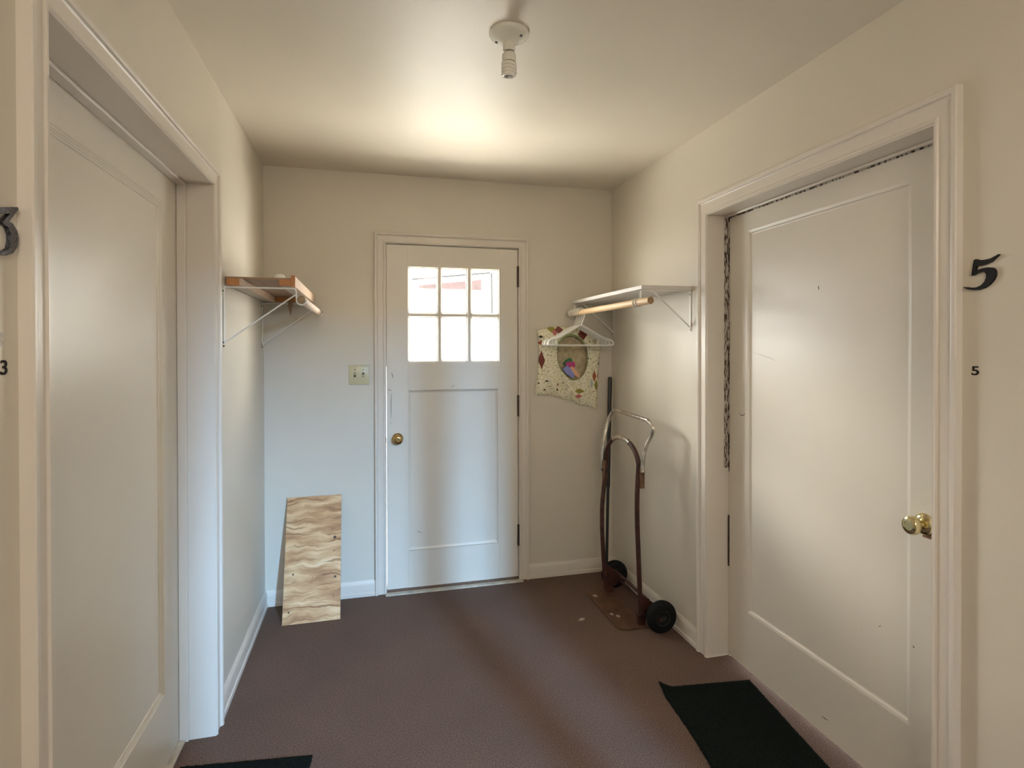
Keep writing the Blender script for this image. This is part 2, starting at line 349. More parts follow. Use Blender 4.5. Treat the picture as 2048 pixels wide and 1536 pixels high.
def jamb(parent, to3d_box, u0, u1, top, d0, d1, stop):
    """jamb boards lining an opening, with a stop bead against the leaf"""
    to3d_box(u0-.012, u0, 0, top, d0, d1).build('jamb', 'trim', parent); to3d_box(u1, u1+.012, 0, top, d0, d1).build('jamb', 'trim', parent)
    to3d_box(u0-.012, u1+.012, top, top+.012, d0, d1).build('head_jamb', 'trim', parent)
    if stop:
        s0, s1 = stop
        to3d_box(u0, u0+.011, 0, top, s0, s1, .003).build('stop', 'trim', parent); to3d_box(u1-.011, u1, 0, top, s0, s1, .003).build('stop', 'trim', parent)
        to3d_box(u0, u1, top-.011, top, s0, s1, .003).build('head_stop', 'trim', parent)
def knob(parent, o, ax, material, k=1.0):
    m = MB().lathe([(.033*k, 0), (.0335*k, .003), (.031*k, .008), (.024*k, .012), (.016*k, .015)], o, ax, 36).build('rose', material, parent, 40)
    MB().lathe([(.011*k, .012), (.011*k, .028), (.016*k, .031), (.025*k, .038), (.0285*k, .047), (.028*k, .054), (.024*k, .060), (.0235*k, .0605), (.014*k, .062), (.0135*k, .0605), (.004*k, .0605)], o, ax, 40).build('knob', material, parent, 40)

# door numbered 3 (side wall)
d1 = thing('door_1', (0, 0, 0), 'cream single panel door recessed beside the number 3', kind='structure')
jamb(d1, lambda a, b, z0, z1, p, q, bev=0: MB().box(p, q, a, b, z0, z1, bev), LY0, LY1, LZ, XL-.045, L+.012, (XL+.001, XL+.032))
framed_leaf(lambda u, z, h: Vector((XL+h, u, z)), LY0+.003, LY1-.003, .012, LZ-.003, LY0+.15, 2.135, .262, 1.936, .04,
            [(.001, .002), (.006, .0025), (.0065, .0045), (.012, .005), (.0125, .0065), (.019, .007), (.020, .010)]).build('leaf', 'door', d1)
knob(d1, (XL, LY0+.075, .90), (1, 0, 0), 'brass_pale')
bx('threshold', 'strip', XL-.04, XL+.022, LY0+.011, LY1-.011, 0, .011, d1, .003)
# door numbered 5
d2 = thing('door_2', (0, 0, 0), 'cream single panel door recessed beside the number 5', kind='structure')
jamb(d2, lambda a, b, z0, z1, p, q, bev=0: MB().box(p, q, a, b, z0, z1, bev), RY0, RY1, RZ, XR+.045, R-.012, None)
framed_leaf(lambda u, z, h: Vector((XR-h, u, z)), RY0+.003, RY1-.011, .008, RZ-.013, 1.382, 2.158, .261, 1.957, .04,
            [(.004, .001), (.010, .003), (.014, .0075), (.0185, .009)]).build('leaf', 'door', d2)
knob(d2, (XR, 1.337, .905), (-1, 0, 0), 'brass_pale', 1.0)
bx('brown_patch', 'rust', XR-.0015, XR, 1.300, 1.342, .865, .905, d2, label='flat brown patch under the knob rose')  # thin brown patch on the leaf below the rose
bx('hinge_edge', 'chipped', XR+.001, XR+.03, RY1-.011, RY1, .86, RZ-.004, d2, label='edge strip with chipped dark paint')
bx('jamb_chips', 'chipped', XR-.022, XR+.001, RY1-.0015, RY1, .88, RZ-.012, d2, label='jamb edge with chipped dark paint')
bx('head_edge', 'chipped', XR+.002, XR+.03, RY0, RY1-.011, RZ-.0135, RZ, d2, label='head strip with chipped dark paint')
bx('hinge_edge', 'trim', XR+.001, XR+.03, RY1-.011, RY1, 0, .86, d2)
bx('hinge', 'dark_metal', XR-.004, XR+.012, RY1-.010, RY1-.0005, .42, .66, d2, .004)
bx('head_stop', 'trim', XR-.022, XR-.006, RY0, RY1, RZ-.009, RZ, d2, .003)
# glazed door in the end wall
d3 = thing('door_3', (0, 0, 0), 'white half glazed door with six panes and a brass knob', kind='structure')
YF = D-.003; YB = YF+.042
jamb(d3, lambda a, b, z0, z1, p, q, bev=0: MB().box(a, b, p, q, z0, z1, bev), BX0-.0014, BX1+.004, BZ+.004, D, D+.05, None)
for nm, a, b, z0, z1 in (('stop', BX1-.004, BX1+.004, 0, BZ+.004), ('stop', BX0-.0014, BX0+.006, 1.33, BZ+.004), ('head_stop', BX0-.004, BX1+.004, BZ-.010, BZ+.004)):
    bx(nm, 'trim', a, b, YB+.001, YB+.02, z0, z1, d3)
WX0, WX1, WZ0, WZ1 = .226, .778, 1.3586, 1.9227
PX0, PX1, PZ0, PZ1 = .227, .770, .240, 1.190
m = MB()
m.box(BX0, WX0, YF, YB, .02, BZ, .0015); m.box(WX1, BX1, YF, YB, .02, BZ, .0015)
m.box(WX0, WX1, YF, YB, WZ1, BZ, 0); m.box(WX0, WX1, YF, YB, PZ1, WZ0, 0); m.box(WX0, WX1, YF, YB, .02, PZ0, 0)
m.build('leaf_frame', 'door', d3)
m = framed_leaf(lambda u, z, h: Vector((u, YF-h, z)), PX0-.002, WX1+.001, PZ0-.001, PZ1+.001, PX0, PX1, PZ0, PZ1, .034, [(.002, .008), (.011, .0125), (.013, .014)])
m.build('panel', 'door', d3)
VX = [.412, .593]
for x in VX: bx('muntin', 'door', x-.0105, x+.0105, YF+.001, YB-.002, WZ0, WZ1, d3, .003)
for a, b in ((WX0, VX[0]-.0105), (VX[0]+.0105, VX[1]-.0105), (VX[1]+.0105, WX1)):
    bx('muntin', 'door', a, b, YF+.001, YB-.002, 1.629, 1.648, d3, .003)
    for z0, z1 in ((WZ0, 1.629), (1.648, WZ1)):
        m = MB()     # glazing bead round each pane
        for q in ((a, a+.006, z0, z1), (b-.006, b, z0, z1), (a, b, z0, z0+.006), (a, b, z1-.006, z1)): m.box(q[0], q[1], YF+.012, YF+.022, q[2], q[3])
        m.build('glazing_bead', 'door', d3)
        bx('pane', 'glass', a, b, YF+.0225, YF+.0255, z0, z1, d3)
knob(d3, (.163, YF, .908), (0, -1, 0), 'brass', .98)
for z0, z1 in ((1.817, 1.947), (1.018, 1.149), (.214, .345)):
    h = MB().tube([(BX1+.003, YF-.006, z0), (BX1+.003, YF-.006, z1)], .0062, 10); h.box(BX1-.004, BX1+.012, YF-.004, YF+.001, z0, z1)
    h.build('hinge', 'dark_metal', d3, 40)
bx('strike_plate', 'dark_metal', BX0-.0055, BX0-.002, YF-.002, YF+.02, .885, .915, d3)
bx('sill', 'sill', BX0-.0014, BX1+.0038, D-.009, D+.09, -.005, .0192, d3, .004, label='worn brown wooden sill under the door')
bx('threshold_strip', 'strip', BX0-.010, BX1+.025, D-.048, D-.011, -.004, .008, d3, .003, label='pale metal strip along the carpet edge')

# ------------------------------------------------------------------ outdoors seen through the panes
bx('yard_ground', 'concrete', -9, 11, D+.14, 16, -.3, -.12, label='pale concrete yard outside the glazed door', **S)
hs = thing('neighbour_house', (.2, 6.0, -.12), 'white neighbouring house wall with a brick band, seen through the door panes', 'building')
def hb(name, material, x0, x1, y0, y1, z0, z1, **kw): return MB().box(x0-.2, x1-.2, y0-6, y1-6, z0+.12, z1+.12).build(name, material, hs, **kw)
hb('wall', 'siding', -.1, 3.2, 6.02, 6.5, -.12, 2.9)
m = MB(); m.prism([Vector((.52-.2, .005, 2.075+.12)), Vector((1.06-.2, .005, 2.075+.12)), Vector((1.06-.2, .005, 2.172+.12)), Vector((.52-.2, .005, 2.108+.12))], (0, .03, 0)); m.build('brick_band', 'brick', hs)
m = MB(); m.prism([Vector((1.085-.2, .005, 2.07+.12)), Vector((1.19-.2, .005, 2.07+.12)), Vector((1.19-.2, .005, 2.19+.12)), Vector((1.085-.2, .005, 2.172+.12))], (0, .03, 0)); m.build('brick_band', 'brick', hs)
MB().tube([(.44-.2, 0, 2.168+.12), (1.285-.2, 0, 2.262+.12)], .010, 6).build('gutter', 'gutter', hs)
MB().tube([(1.30-.2, 0, 2.26+.12), (1.305-.2, 0, 1.80+.12)], .010, 6).build('downpipe', 'gutter', hs)

# ------------------------------------------------------------------ door numbers
def number(name, zoom, x0, y0, k, plane, off, material, label):
    pts = [at(x0+a/k, y0+b/k, 0, plane) for a, b in zoom]
    return MB().prism(pts, (off, 0, 0)).build(name, material, label=label, cat='number', origin=tuple(sum(pts, Vector())/len(pts)))
FIVE = [(515,145),(480,165),(430,190),(380,202),(330,207),(285,197),(262,207),(250,280),(238,365),(262,362),(300,340),(345,325),(372,328),(388,350),(388,385),(370,430),(335,465),(290,485),(240,490),(200,484),(160,482),(155,490),(190,503),(250,512),(310,510),(370,492),(425,455),(465,410),(485,365),(488,330),(478,300),(455,285),(410,280),(360,287),(320,300),(285,318),(283,300),(290,268),(330,262),(385,250),(440,225),(490,180),(522,150)]
number('door_number', FIVE, 1900, 480, 5.12, R, -.007, 'black', 'large black italic numeral 5 on the wall beside the door')
THREE = [(-95,130),(100,130),(104,150),(75,185),(30,240),(60,255),(95,310),(107,370),(95,440),(60,485),(10,502),(-40,500),(-90,470),(-80,440),(-40,465),(0,470),(35,445),(47,390),(45,340),(25,285),(-10,260),(-20,245),(30,190),(40,180),(-70,180),(-80,200),(-95,200)]
number('door_number', THREE, 0, 380, 3.84, L, .007, 'sparkle', 'large beaded dark metal numeral 3 on the wall beside the door')
def text_number(ch, loc, rz, h, material, label, squeeze=1):
    cu = bpy.data.curves.new('t', 'FONT'); cu.body = ch; cu.size = h*1.42; cu.extrude = .0006; cu.offset = h*.018; cu.align_x = 'CENTER'
    o = bpy.data.objects.new('t', cu); C.objects.link(o); bpy.context.view_layer.update()
    me = bpy.data.meshes.new_from_object(o.evaluated_get(bpy.context.evaluated_depsgraph_get())); bpy.data.objects.remove(o)
    for v in me.vertices: v.co.x *= squeeze
    me.materials.clear(); me.materials.append(M[material]); ob = bpy.data.objects.new('door_number', me); C.objects.link(ob)
    ob.location = loc; ob.rotation_euler = (math.pi/2, 0, rz); return tag(ob, label, 'number')
text_number('5', (R-.0006, 1.1185, 1.367), -math.pi/2, .023, 'black', 'small plain black 5 under the large italic 5', 1.4)
text_number('3', (L+.0006, 1.072, 1.398), math.pi/2, .023, 'black', 'small plain black 3 under the beaded numeral 3', 1.35)
text_number('3', (L+.0006, 1.062, 1.443), math.pi/2, .023, 'ghost', 'faded grey ghost of a small 3 above the black one', 1.35)

# ------------------------------------------------------------------ ceiling light
cl = thing('ceiling_light', (.443, 1.772, H), 'white porcelain lamp holder with a bare spiral bulb on the ceiling', 'light')
MB().lathe([(.064, 0), (.0645, -.006), (.062, -.011), (.052, -.017), (.036, -.023), (.026, -.030), (.021, -.036)], (0, 0, 0), (0, 0, 1), 40).build('canopy', 'bulb_white', cl, 40)
for a in (-.75, 2.39+.1):
    p = Vector((.044*math.cos(a), .044*math.sin(a), -.0195))
    MB().lathe([(.0045, -.002), (.0045, .003), (.002, .0035)], p, (0, 0, -1), 12).build('screw', 'dark', cl)
MB().lathe([(.0205, -.034), (.0195, -.040), (.019, -.060), (.0195, -.0615)], (0, 0, 0), (0, 0, 1), 28).build('socket', 'bulb_white', cl, 40)
MB().lathe([(.0135, -.060), (.0135, -.066)], (0, 0, 0), (0, 0, 1), 20).build('bulb_cap', 'dark', cl, 40)
MB().lathe([(.017, -.065), (.0215, -.071), (.0225, -.078), (.0225, -.088), (.019, -.094)], (0, 0, 0), (0, 0, 1), 28).build('bulb_base', 'bulb_white', cl, 40)
sp = [Vector((.0195*math.cos(t*2*math.pi), .0195*math.sin(t*2*math.pi), -.095-.0115*t)) for t in [i/20 for i in range(0, 79)]]
m = MB().tube(sp, .0062, 8)
m.tube(smooth_path([sp[-1], (.008, .0, -.142), (-.002, .002, -.141)]), .0055, 8)
m.build('bulb_spiral', 'bulb_glass', cl, 60)

# ------------------------------------------------------------------ light switch
sw = thing('light_switch', (-.055, D, 1.2875), 'ivory double toggle switch plate on the wall by the glazed door', 'switch')
MB().box(-.057, .057, -.006, 0, -.057, .057, .0045).build('plate', 'ivory', sw, 30)
for x, up in ((-.0235, 1), (.0235, -1)):
    bx('slot', 'dark', x-.006, x+.006, -.0066, -.003, -.0125, .0125, sw)
    t = MB(); t.box(x-.0042, x+.0042, -.015, -.004, -.006+.004*up, .006+.004*up, .0015); t.build('toggle', 'ivory', sw, 30)
    for z in (.030, -.030): MB().lathe([(.0032, 0), (.0030, .0012), (.001, .0016)], (x, -.006, z), (0, -1, 0), 12).build('screw', 'dark' if z > 0 else 'ivory', sw)

# ------------------------------------------------------------------ plywood offcut
th = math.atan2(.6, .243)
pl = thing('plywood_board', (-.297, 3.114, .0), 'rough grained plywood offcut leaning on the wall beside the glazed door', 'board')
pl.rotation_euler = (-(math.pi/2-th), 0, 0)
MB().box(-.145, .145, 0, .0125, 0, .652, .0015).build('face', 'ply', pl)
for a, b, z0, z1 in ((.1449, .1454, .001, .651), (-.1454, -.1449, .001, .651)): bx('ply_edge', 'ply_edge', a, b, .001, .0115, z0, z1, pl)
pl.rotation_euler.rotate_axis('Y', -.004)

# ------------------------------------------------------------------ wooden shelf (side wall by the door numbered 3)
SX, SY0, SY1, SZ = -.293, 2.470, 3.372, 1.690
sh = thing('wall_shelf', (L, SY0, SZ), 'shelf of brown boards and battens on white wire brackets', 'shelf')
def sb(name, material, x0, x1, y0, y1, z0, z1, bev=.0015, parent=sh, **kw):
    return MB().box(x0-L, x1-L, y0-SY0, y1-SY0, z0-SZ, z1-SZ, bev).build(name, material, parent, **kw)
sb('plank', 'brown_wood', -.560, -.452, SY0+.03, SY1, 1.724, 1.733)
sb('plank', 'brown_wood', -.451, -.315, SY0+.03, SY1, 1.724, 1.733)
sb('batten', 'orange_wood', -.556, -.508, SY0+.012, SY0+.060, 1.697, 1.724, label='orange batten end by the wall')
sb('batten', 'grey_wood', -.556, -.515, SY0+.061, SY1, 1.697, 1.724)
sb('batten', 'pink_wood', -.512, -.497, SY0+.015, SY1, 1.697, 1.724)
sb('batten', 'orange_wood', -.356, -.311, SY0+.004, SY0+.05, 1.699, 1.724, label='orange batten end at the front')
sb('batten', 'grey_wood', -.356, -.313, SY0+.051, SY1, 1.699, 1.724)
sb('cross_batten', 'orange_wood', -.495, -.358, SY1-.06, SY1-.035, 1.697, 1.724)
sb('front_block', 'orange_wood', -.3105, -.2935, SY0, SY0+.012, 1.694, 1.741)
sb('front_board', 'pink_wood', -.3105, -.2935, SY0+.012, SY1-.02, 1.694, 1.738)
for i, y in enumerate((SY0+.004, SY1-.062)):
    Y = y-SY0; r = .0032; xf = SX-L+.004; w = MB()
    w.tube(smooth_path([(.004, Y, -.232), (.004, Y, -.10), (.004, Y, -.015), (.008, Y, -.004), (.03, Y, -.0035), (.2, Y, -.0035), (xf-.014, Y, -.0035), (xf-.003, Y, -.008), (xf, Y, -.03), (xf+.001, Y, -.052)], 5), r, 8)
    w.tube(arc((xf+.020, Y, -.050), .020, math.pi, 2*math.pi, 12, (1, 0, 0), (0, 0, 1)), r, 8)
    w.tube([(.004, Y, -.228), (xf, Y, -.026)], r, 8)
    w.build('bracket', 'wire', sh, 60)
    for z in (-.018, -.226, -.24): MB().lathe([(.004, 0), (.004, .004), (.002, .005)], (.0, Y, z), (1, 0, 0), 10).build('screw', 'dark_metal', sh)
rd = thing('closet_rod', (SX+.024, SY0, SZ-.049), 'pale wooden rod hung in the hooks of the brown shelf', 'rod')
MB().lathe([(.0165, .0), (.0165, .87)], (0, -.006, 0), (0, 1, 0), 24).build('dowel', 'dowel_pale', rd, 40)
MB().lathe([(.0162, .0), (.016, -.0012)], (0, -.006, 0), (0, 1, 0), 24).build('dowel_end', 'dowel_end', rd)
cap = thing('bulb_cap_white', (-.372, 2.62, 1.733), 'small rounded white knob lying on top of the brown shelf', 'knob')
MB().lathe([(.021, 0), (.0225, .006), (.022, .018), (.018, .026), (.009, .030)], (0, 0, 0), (0, 0, 1), 24).build('dome', 'white_plastic', cap, 60)
cap.name = 'white_knob'
q0, q1 = at(576, 606, 1, 3.30), at(586, 606, 1, 3.30)
sm = MB().prism([Vector((q0.x, 3.30, 1.700)), Vector((q1.x, 3.30, 1.700)), at(585, 614, 1, 3.30), at(581, 633, 1, 3.30), at(577, 616, 1, 3.30)], (0, .008, 0))
sm.build('wooden_shim', 'brown_wood', label='pointed wooden shim hanging below the brown shelf', cat='wood', origin=(q0.x, 3.304, 1.70))

# ------------------------------------------------------------------ white shelf, rod, hangers
ws = thing('wall_shelf', (R, 2.44, 1.72), 'white painted board shelf on brackets above the hand truck', 'shelf')
MB().box(1.257-R, -.0005, 0, 3.362-2.44, 0, .0195, .0015).build('board', 'shelf_white', ws)
for Y in (.012, .90):
    w = MB(); xf = 1.257-R
    w.box(xf+.03, -.001, Y-.007, Y+.007, -.004, -.0005); w.box(-.005, -.001, Y-.007, Y+.007, -.20, -.001)
    w.tube([(-.004, Y, -.180), (xf+.062, Y, -.004)], .0042, 8)
    w.build('bracket', 'wire', ws, 50)
    w = MB(); x0 = 1.238-R
    w.tube(smooth_path([(xf+.035, Y, -.003), (xf+.008, Y, -.006), (xf+.005, Y, -.02), (xf+.004, Y, -.045)], 4), .0030, 8)
    w.tube(smooth_path([(xf+.035, Y+.012, -.003), (xf+.008, Y+.012, -.006), (xf+.005, Y+.012, -.02), (xf+.004, Y+.012, -.045)], 4), .0030, 8)
    w.tube([(x0+.0188*math.cos(a), Y-.02, -.065+.0188*math.sin(a)) for a in [2*math.pi*i/24 for i in range(24)]], .0032, 6, True)
    w.tube([(x0+.0188*math.cos(a), Y+.006, -.065+.0188*math.sin(a)) for a in [2*math.pi*i/24 for i in range(24)]], .0030, 6, True)
    w.build('rod_hook', 'wire', ws, 60)
    for z in (-.02, -.19): MB().lathe([(.004, 0), (.004, .004), (.002, .005)], (-.001, Y, z), (-1, 0, 0), 10).build('screw', 'dark_metal', ws)
r2 = thing('closet_rod', (1.238, 2.315, 1.655), 'golden wooden rod under the white shelf, with the hangers on it', 'rod')
MB().lathe([(.0165, .0), (.0165, 1.052)], (0, 0, 0), (0, 1, 0), 24).build('dowel', 'dowel', r2, 40)
MB().lathe([(.0162, .0), (.016, -.0012)], (0, 0, 0), (0, 1, 0), 24).build('dowel_end', 'dowel_end', r2)
MB().lathe([(.0170, .118), (.0170, .124)], (0, 0, 0), (0, 1, 0), 24).build('black_ring', 'dark', r2)

RODX, RODZ = 1.238, 1.655
def hanger_parts(parent):
    hw, dz, hk = .205, -.205, .0052
    m = MB()
    # hook over the rod (origin = top of rod), then the shoulders and bar
    m.tube(smooth_path([(-.023, 0, -.03), (-.024, 0, -.012), (-.014, 0, .004), (.0, 0, .0075), (.014, 0, .003), (.022, 0, -.012), (.018, 0, -.045), (.004, 0, -.078), (0, 0, -.098)], 5), .0042, 8)
    m.build('hook', 'white_plastic', parent, 60)
    P = [(-.004, 0, -.092), (-.06, 0, -.122), (-.14, 0, -.166), (-hw+.012, 0, dz+.022), (-hw, 0, dz+.006), (-hw+.008, 0, dz-.006), (-.10, 0, dz-.008), (0, 0, dz-.008), (.10, 0, dz-.008), (hw-.008, 0, dz-.006), (hw, 0, dz+.006), (hw-.012, 0, dz+.022), (.14, 0, -.166), (.06, 0, -.122), (.004, 0, -.092)]
    MB().tube(smooth_path(P, 4), hk, 8).build('frame', 'white_plastic', parent, 60)
    for x in (-.155, .155): MB().tube([(x, 0, dz-.007), (x, 0, -.166-.006)], .003, 6).build('strut', 'white_plastic', parent, 60)
hang = None
for i, (y, rz, rx) in enumerate(((3.165, .0, 0), (3.20, .07, .010), (3.235, .0, .0), (3.265, .06, -.01), (3.292, .02, .0))):
    if hang is None:
        o = hang = thing('coat_hanger', (0, 0, 0)); hanger_parts(o)
    else:
        o = hang.copy(); C.objects.link(o)
        for ch in list(hang.children):
            c = ch.copy(); C.objects.link(c); c.parent = o
    o.location = (RODX-.002, y, RODZ+.0145); o.rotation_euler = (rx, 0, rz)
    tag(o, 'white plastic tubular coat hanger hung on the golden wooden rod', 'hanger', 'white coat hangers on the rod')

# ------------------------------------------------------------------ clothespin bag
BX, BY, BK = 1050, 630, 7.68
def bagpt(zx, zy, y): return at(BX+zx/BK, BY+zy/BK, 1, y)
OUT = [(185,230),(350,190),(560,172),(760,190),(960,240),(1150,330),(1158,520),(1140,700),(1130,850),(1118,1100),(1108,1300),(1098,1462),(1060,1440),(1015,1395),(985,1402),(940,1395),(870,1390),(800,1372),(770,1340),(620,1300),(500,1262),(400,1236),(280,1228),(160,1245),(158,1160),(165,1080),(190,950),(205,800),(215,640),(218,540),(205,400)]
def egg(t):
    x = 230*math.cos(t); y = 345*math.sin(t)
    x *= 1-.10*math.sin(t)
    return (705+x+ .10*y*.6, 655+y)
NT, NR = 132, 16
def out_at(t):
    cx, cy = 700, 690; dx, dy = math.cos(t), math.sin(t)*1.25; best = None
    for i in range(len(OUT)):
        (ax_, ay), (bx_, by_) = OUT[i], OUT[(i+1) % len(OUT)]
        ex, ey = bx_-ax_, by_-ay; den = dx*ey-dy*ex
        if abs(den) < 1e-9: continue
        s = ((ax_-cx)*ey-(ay-cy)*ex)/den; q = ((ax_-cx)*dy-(ay-cy)*dx)/den
        if s > 0 and -1e-6 <= q <= 1+1e-6 and (best is None or s < best): best = s
    return (cx+dx*best, cy+dy*best)
YB0 = 3.368
def fold(zx, zy, e):
    """how far the cloth stands off its back sheet, e = 0 at the seam"""
    f = .030*math.sqrt(min(1, e*1.6))
    d = (zx-(560+.30*(zy-900)))
    f += .021*math.sin(d/42)*max(0, min(1, (zy-500)/500))*math.exp(-abs(d)/330)*min(1, e*3)
    f += .016*(1-abs(math.sin(d/70)))**4*max(0, min(1, (zy-600)/300))*min(1, e*4)*(1 if zx < 900 else .4)
    f += .012*noise.noise(Vector((zx/130, zy/170, 3.1)))*min(1, e*3)
    return f
bag = thing('clothespin_bag', (1.22, 3.366, 1.60), 'crinkled harlequin print clothespin bag hanging by the corner', 'bag')
vs, fs, uv = [], [], []
for i in range(NR+1):
    r = i/NR
    for k in range(NT):
        t = 2*math.pi*k/NT; a, b_ = egg(t), out_at(t); zx, zy = a[0]+(b_[0]-a[0])*r, a[1]+(b_[1]-a[1])*r
        p = bagpt(zx, zy, YB0); p.y -= fold(zx, zy, 1-r)-.004*(1 if r == 1 else 0)
        vs.append(p-Vector(bag.location)); uv.append((zx/1000, zy/1000))
for i in range(NR):
    for k in range(NT):
        j = (k+1) % NT; fs.append((i*NT+k, i*NT+j, (i+1)*NT+j, (i+1)*NT+k))
def cloth(name, vs, fs, uv, material):
    me = bpy.data.meshes.new(name); me.from_pydata([tuple(v) for v in vs], [], fs); l = me.uv_layers.new(name='UVMap')
    for lp in me.loops: l.data[lp.index].uv = uv[lp.vertex_index]
    for p in me.polygons: p.use_smooth = True
    me.materials.append(material); o = bpy.data.objects.new(name, me); C.objects.link(o); o.parent = bag; return o
m, nt, b = mat('harlequin_cloth'); b.inputs['Roughness'].default_value = .33
u = node(nt, 'ShaderNodeUVMap'); sx = node(nt, 'ShaderNodeSeparateXYZ'); nt.links.new(u.outputs[0], sx.inputs[0])
n = node(nt, 'ShaderNodeTexNoise'); n.inputs['Scale'].default_value = 38; n.inputs['Detail'].default_value = 4; nt.links.new(u.outputs[0], n.inputs['Vector'])
col = ramp(nt, n.outputs[0], [(.29, (.26, .21, .09)), (.39, (.66, .58, .35)), (.48, (.92, .87, .65))])
RED, ROSE, OLV, BLK, BLU, ORG = (.20, .035, .02), (.62, .20, .18), (.30, .25, .035), (.02, .018, .01), (.48, .55, .50), (.42, .10, .05)
for zx, zy, a, b_, c in ((395,215,62,60,OLV),(440,275,38,60,ROSE),(505,230,60,70,RED),(860,300,78,95,RED),(240,425,48,40,ORG),(245,690,42,150,RED),(235,335,36,24,BLK),
                        (318,1012,30,14,BLK),(485,1062,16,36,RED),(475,1142,18,28,BLK),(288,1146,26,14,BLK),(200,1045,20,12,BLK),(812,1165,75,40,OLV),(802,1245,68,40,ROSE),
                        (1048,940,34,92,ORG),(1078,1080,34,92,OLV),(1005,1050,26,80,BLU),(1135,668,18,30,BLK),(1118,745,18,34,BLK),(1035,345,18,14,BLK),(950,668,14,12,BLK),(1110,930,16,70,ROSE),(960,1190,14,40,(.70,.62,.4)),(690,1190,30,50,(.6,.55,.4))):
    def mth(op, x, y):
        q = node(nt, 'ShaderNodeMath', operation=op)
        for i_, z in enumerate((x, y)):
            if isinstance(z, (int, float)): q.inputs[i_].default_value = z
            elif z is not None: nt.links.new(z, q.inputs[i_])
        return q.outputs[0]
    da = mth('DIVIDE', mth('ABSOLUTE', mth('SUBTRACT', sx.outputs[0], zx/1000), None), a/1000)
    db = mth('DIVIDE', mth('ABSOLUTE', mth('SUBTRACT', sx.outputs[1], zy/1000), None), b_/1000)
    ins = mth('LESS_THAN', mth('ADD', da, db), 1.0)
    mx = node(nt, 'ShaderNodeMix', data_type='RGBA'); nt.links.new(ins, mx.inputs[0]); nt.links.new(col, mx.inputs[6]); mx.inputs[7].default_value = (*c, 1); col = mx.outputs[2]
nt.links.new(col, b.inputs['Base Color'])
cloth('front', vs, fs, uv, m)
# back sheet, seen through the opening
vs2 = [bagpt(*out_at(2*math.pi*k/NT), YB0+.004)-Vector(bag.location) for k in range(NT)]; uv2 = [(out_at(2*math.pi*k/NT)[0]/1000, out_at(2*math.pi*k/NT)[1]/1000) for k in range(NT)]
vs2.append(bagpt(700, 690, YB0+.006)-Vector(bag.location)); uv2.append((.7, .69))
M['lining'] = plain('cream_lining', (.60, .49, .30), .7, vary=.2, vscale=40)
cloth('back', vs2, [(k, (k+1) % NT, NT) for k in range(NT)], uv2, M['lining'])
ring = []
for k in range(NT):
    t = 2*math.pi*k/NT; a = egg(t); p = bagpt(a[0], a[1], YB0); p.y -= fold(a[0], a[1], 1)+.001; ring.append(p-Vector(bag.location))
MB().tube(ring, [.0022 if math.sin(2*math.pi*k/NT) > -.3 else .0022+.0045*min(1, (-.3-math.sin(2*math.pi*k/NT))*2) for k in range(NT)], 6, True).build('binding', 'green_bind', bag, 80)
MB().tube(smooth_path([(1.238-1.22-.02, -.018, .048), (1.238-1.22-.019, -.018, .07), (1.238-1.22, -.018, .079), (1.238-1.22+.019, -.018, .068), (1.238-1.22+.012, -.016, .03), (.01, -.008, -.03)], 5), .0025, 8).build('hook', 'wire', bag, 60)
def peg(zx, zy, ang, ln, wdt, col, label, dy):
    p = bagpt(zx, zy, YB0-.006+dy); m = MB()
    for z in (0, .007):      # two paddle-shaped halves, one over the other, with the spring between
        m.prism([Vector((x*ln, y*wdt, z)) for x, y in ((-.5, -.85), (-.12, -1), (.1, -.8), (.42, -.7), (.5, -.35), (.5, .35), (.42, .7), (.1, .8), (-.12, 1), (-.5, .85))], (0, 0, .0055))
    m.tube([(0, -wdt*1.15, .0065), (0, wdt*1.15, .0065)], .004, 8)
    o = m.build('clothespin', plain('peg_'+label.split()[0], col, .4), label=label, cat='clothespin', group='clothespins in the bag')
    o.matrix_world = Matrix.Translation(p) @ Matrix.Rotation(math.pi/2, 4, 'X') @ Matrix.Rotation(ang, 4, 'Z')
peg(655, 725, .7, .062, .018, (.02, .22, .07), 'green plastic clothespin in the hanging bag', .004)
peg(690, 770, .15, .062, .024, (.55, .05, .22), 'pink plastic clothespin in the hanging bag', -.004)
peg(670, 875, -.8, .085, .022, (.30, .33, .72), 'lavender plastic clothespin in the hanging bag', -.010)
peg(755, 880, -.75, .085, .017, (.80, .46, .28), 'peach plastic clothespin in the hanging bag', -.006)

# ------------------------------------------------------------------ hand truck
ht = thing('hand_truck', (1.36, 2.85, 0), 'old red hand truck with a chrome handle standing against the wall', 'hand truck')
O = Vector(ht.location)
def rel(p): return Vector(p)-O
def P(x, y, z): return Vector((x, y, z))-O
NY, FY = 2.655, 3.055
tubeR = .0125
near = [P(1.366, NY, .03), P(1.357, NY, .2), P(1.349, NY, .39), P(1.343, NY, .55), P(1.343, NY, .68), P(1.350, NY, .80), P(1.352, NY, .83)]
far = [P(1.346, FY, .03), P(1.334, FY, .16), P(1.322, FY, .34), P(1.320, FY, .45), P(1.324, FY, .55), P(1.344, FY, .74), P(1.347, FY, .79)]
arch = []
for i in range(1, 12):
    a = math.pi*i/12; y = (NY+FY)/2-(FY-NY)/2*math.cos(a); arch.append(P(1.352-.005*i/12, y, .82-.02*i/12+.135*math.sin(a)))
MB().tube(smooth_path(near[:-1]+[near[-1]]+arch+[far[-1]]+far[::-1][1:], 4), tubeR, 12).build('frame', 'truck_red', ht, 60)
MB().tube(smooth_path([arch[3]+Vector((0, 0, .0)), *arch[4:8]], 4), tubeR+.0006, 12).build('worn_patch', 'chrome', ht, 60, label='bare metal crown of the arch')
hN, hF = NY-.018, FY+.01
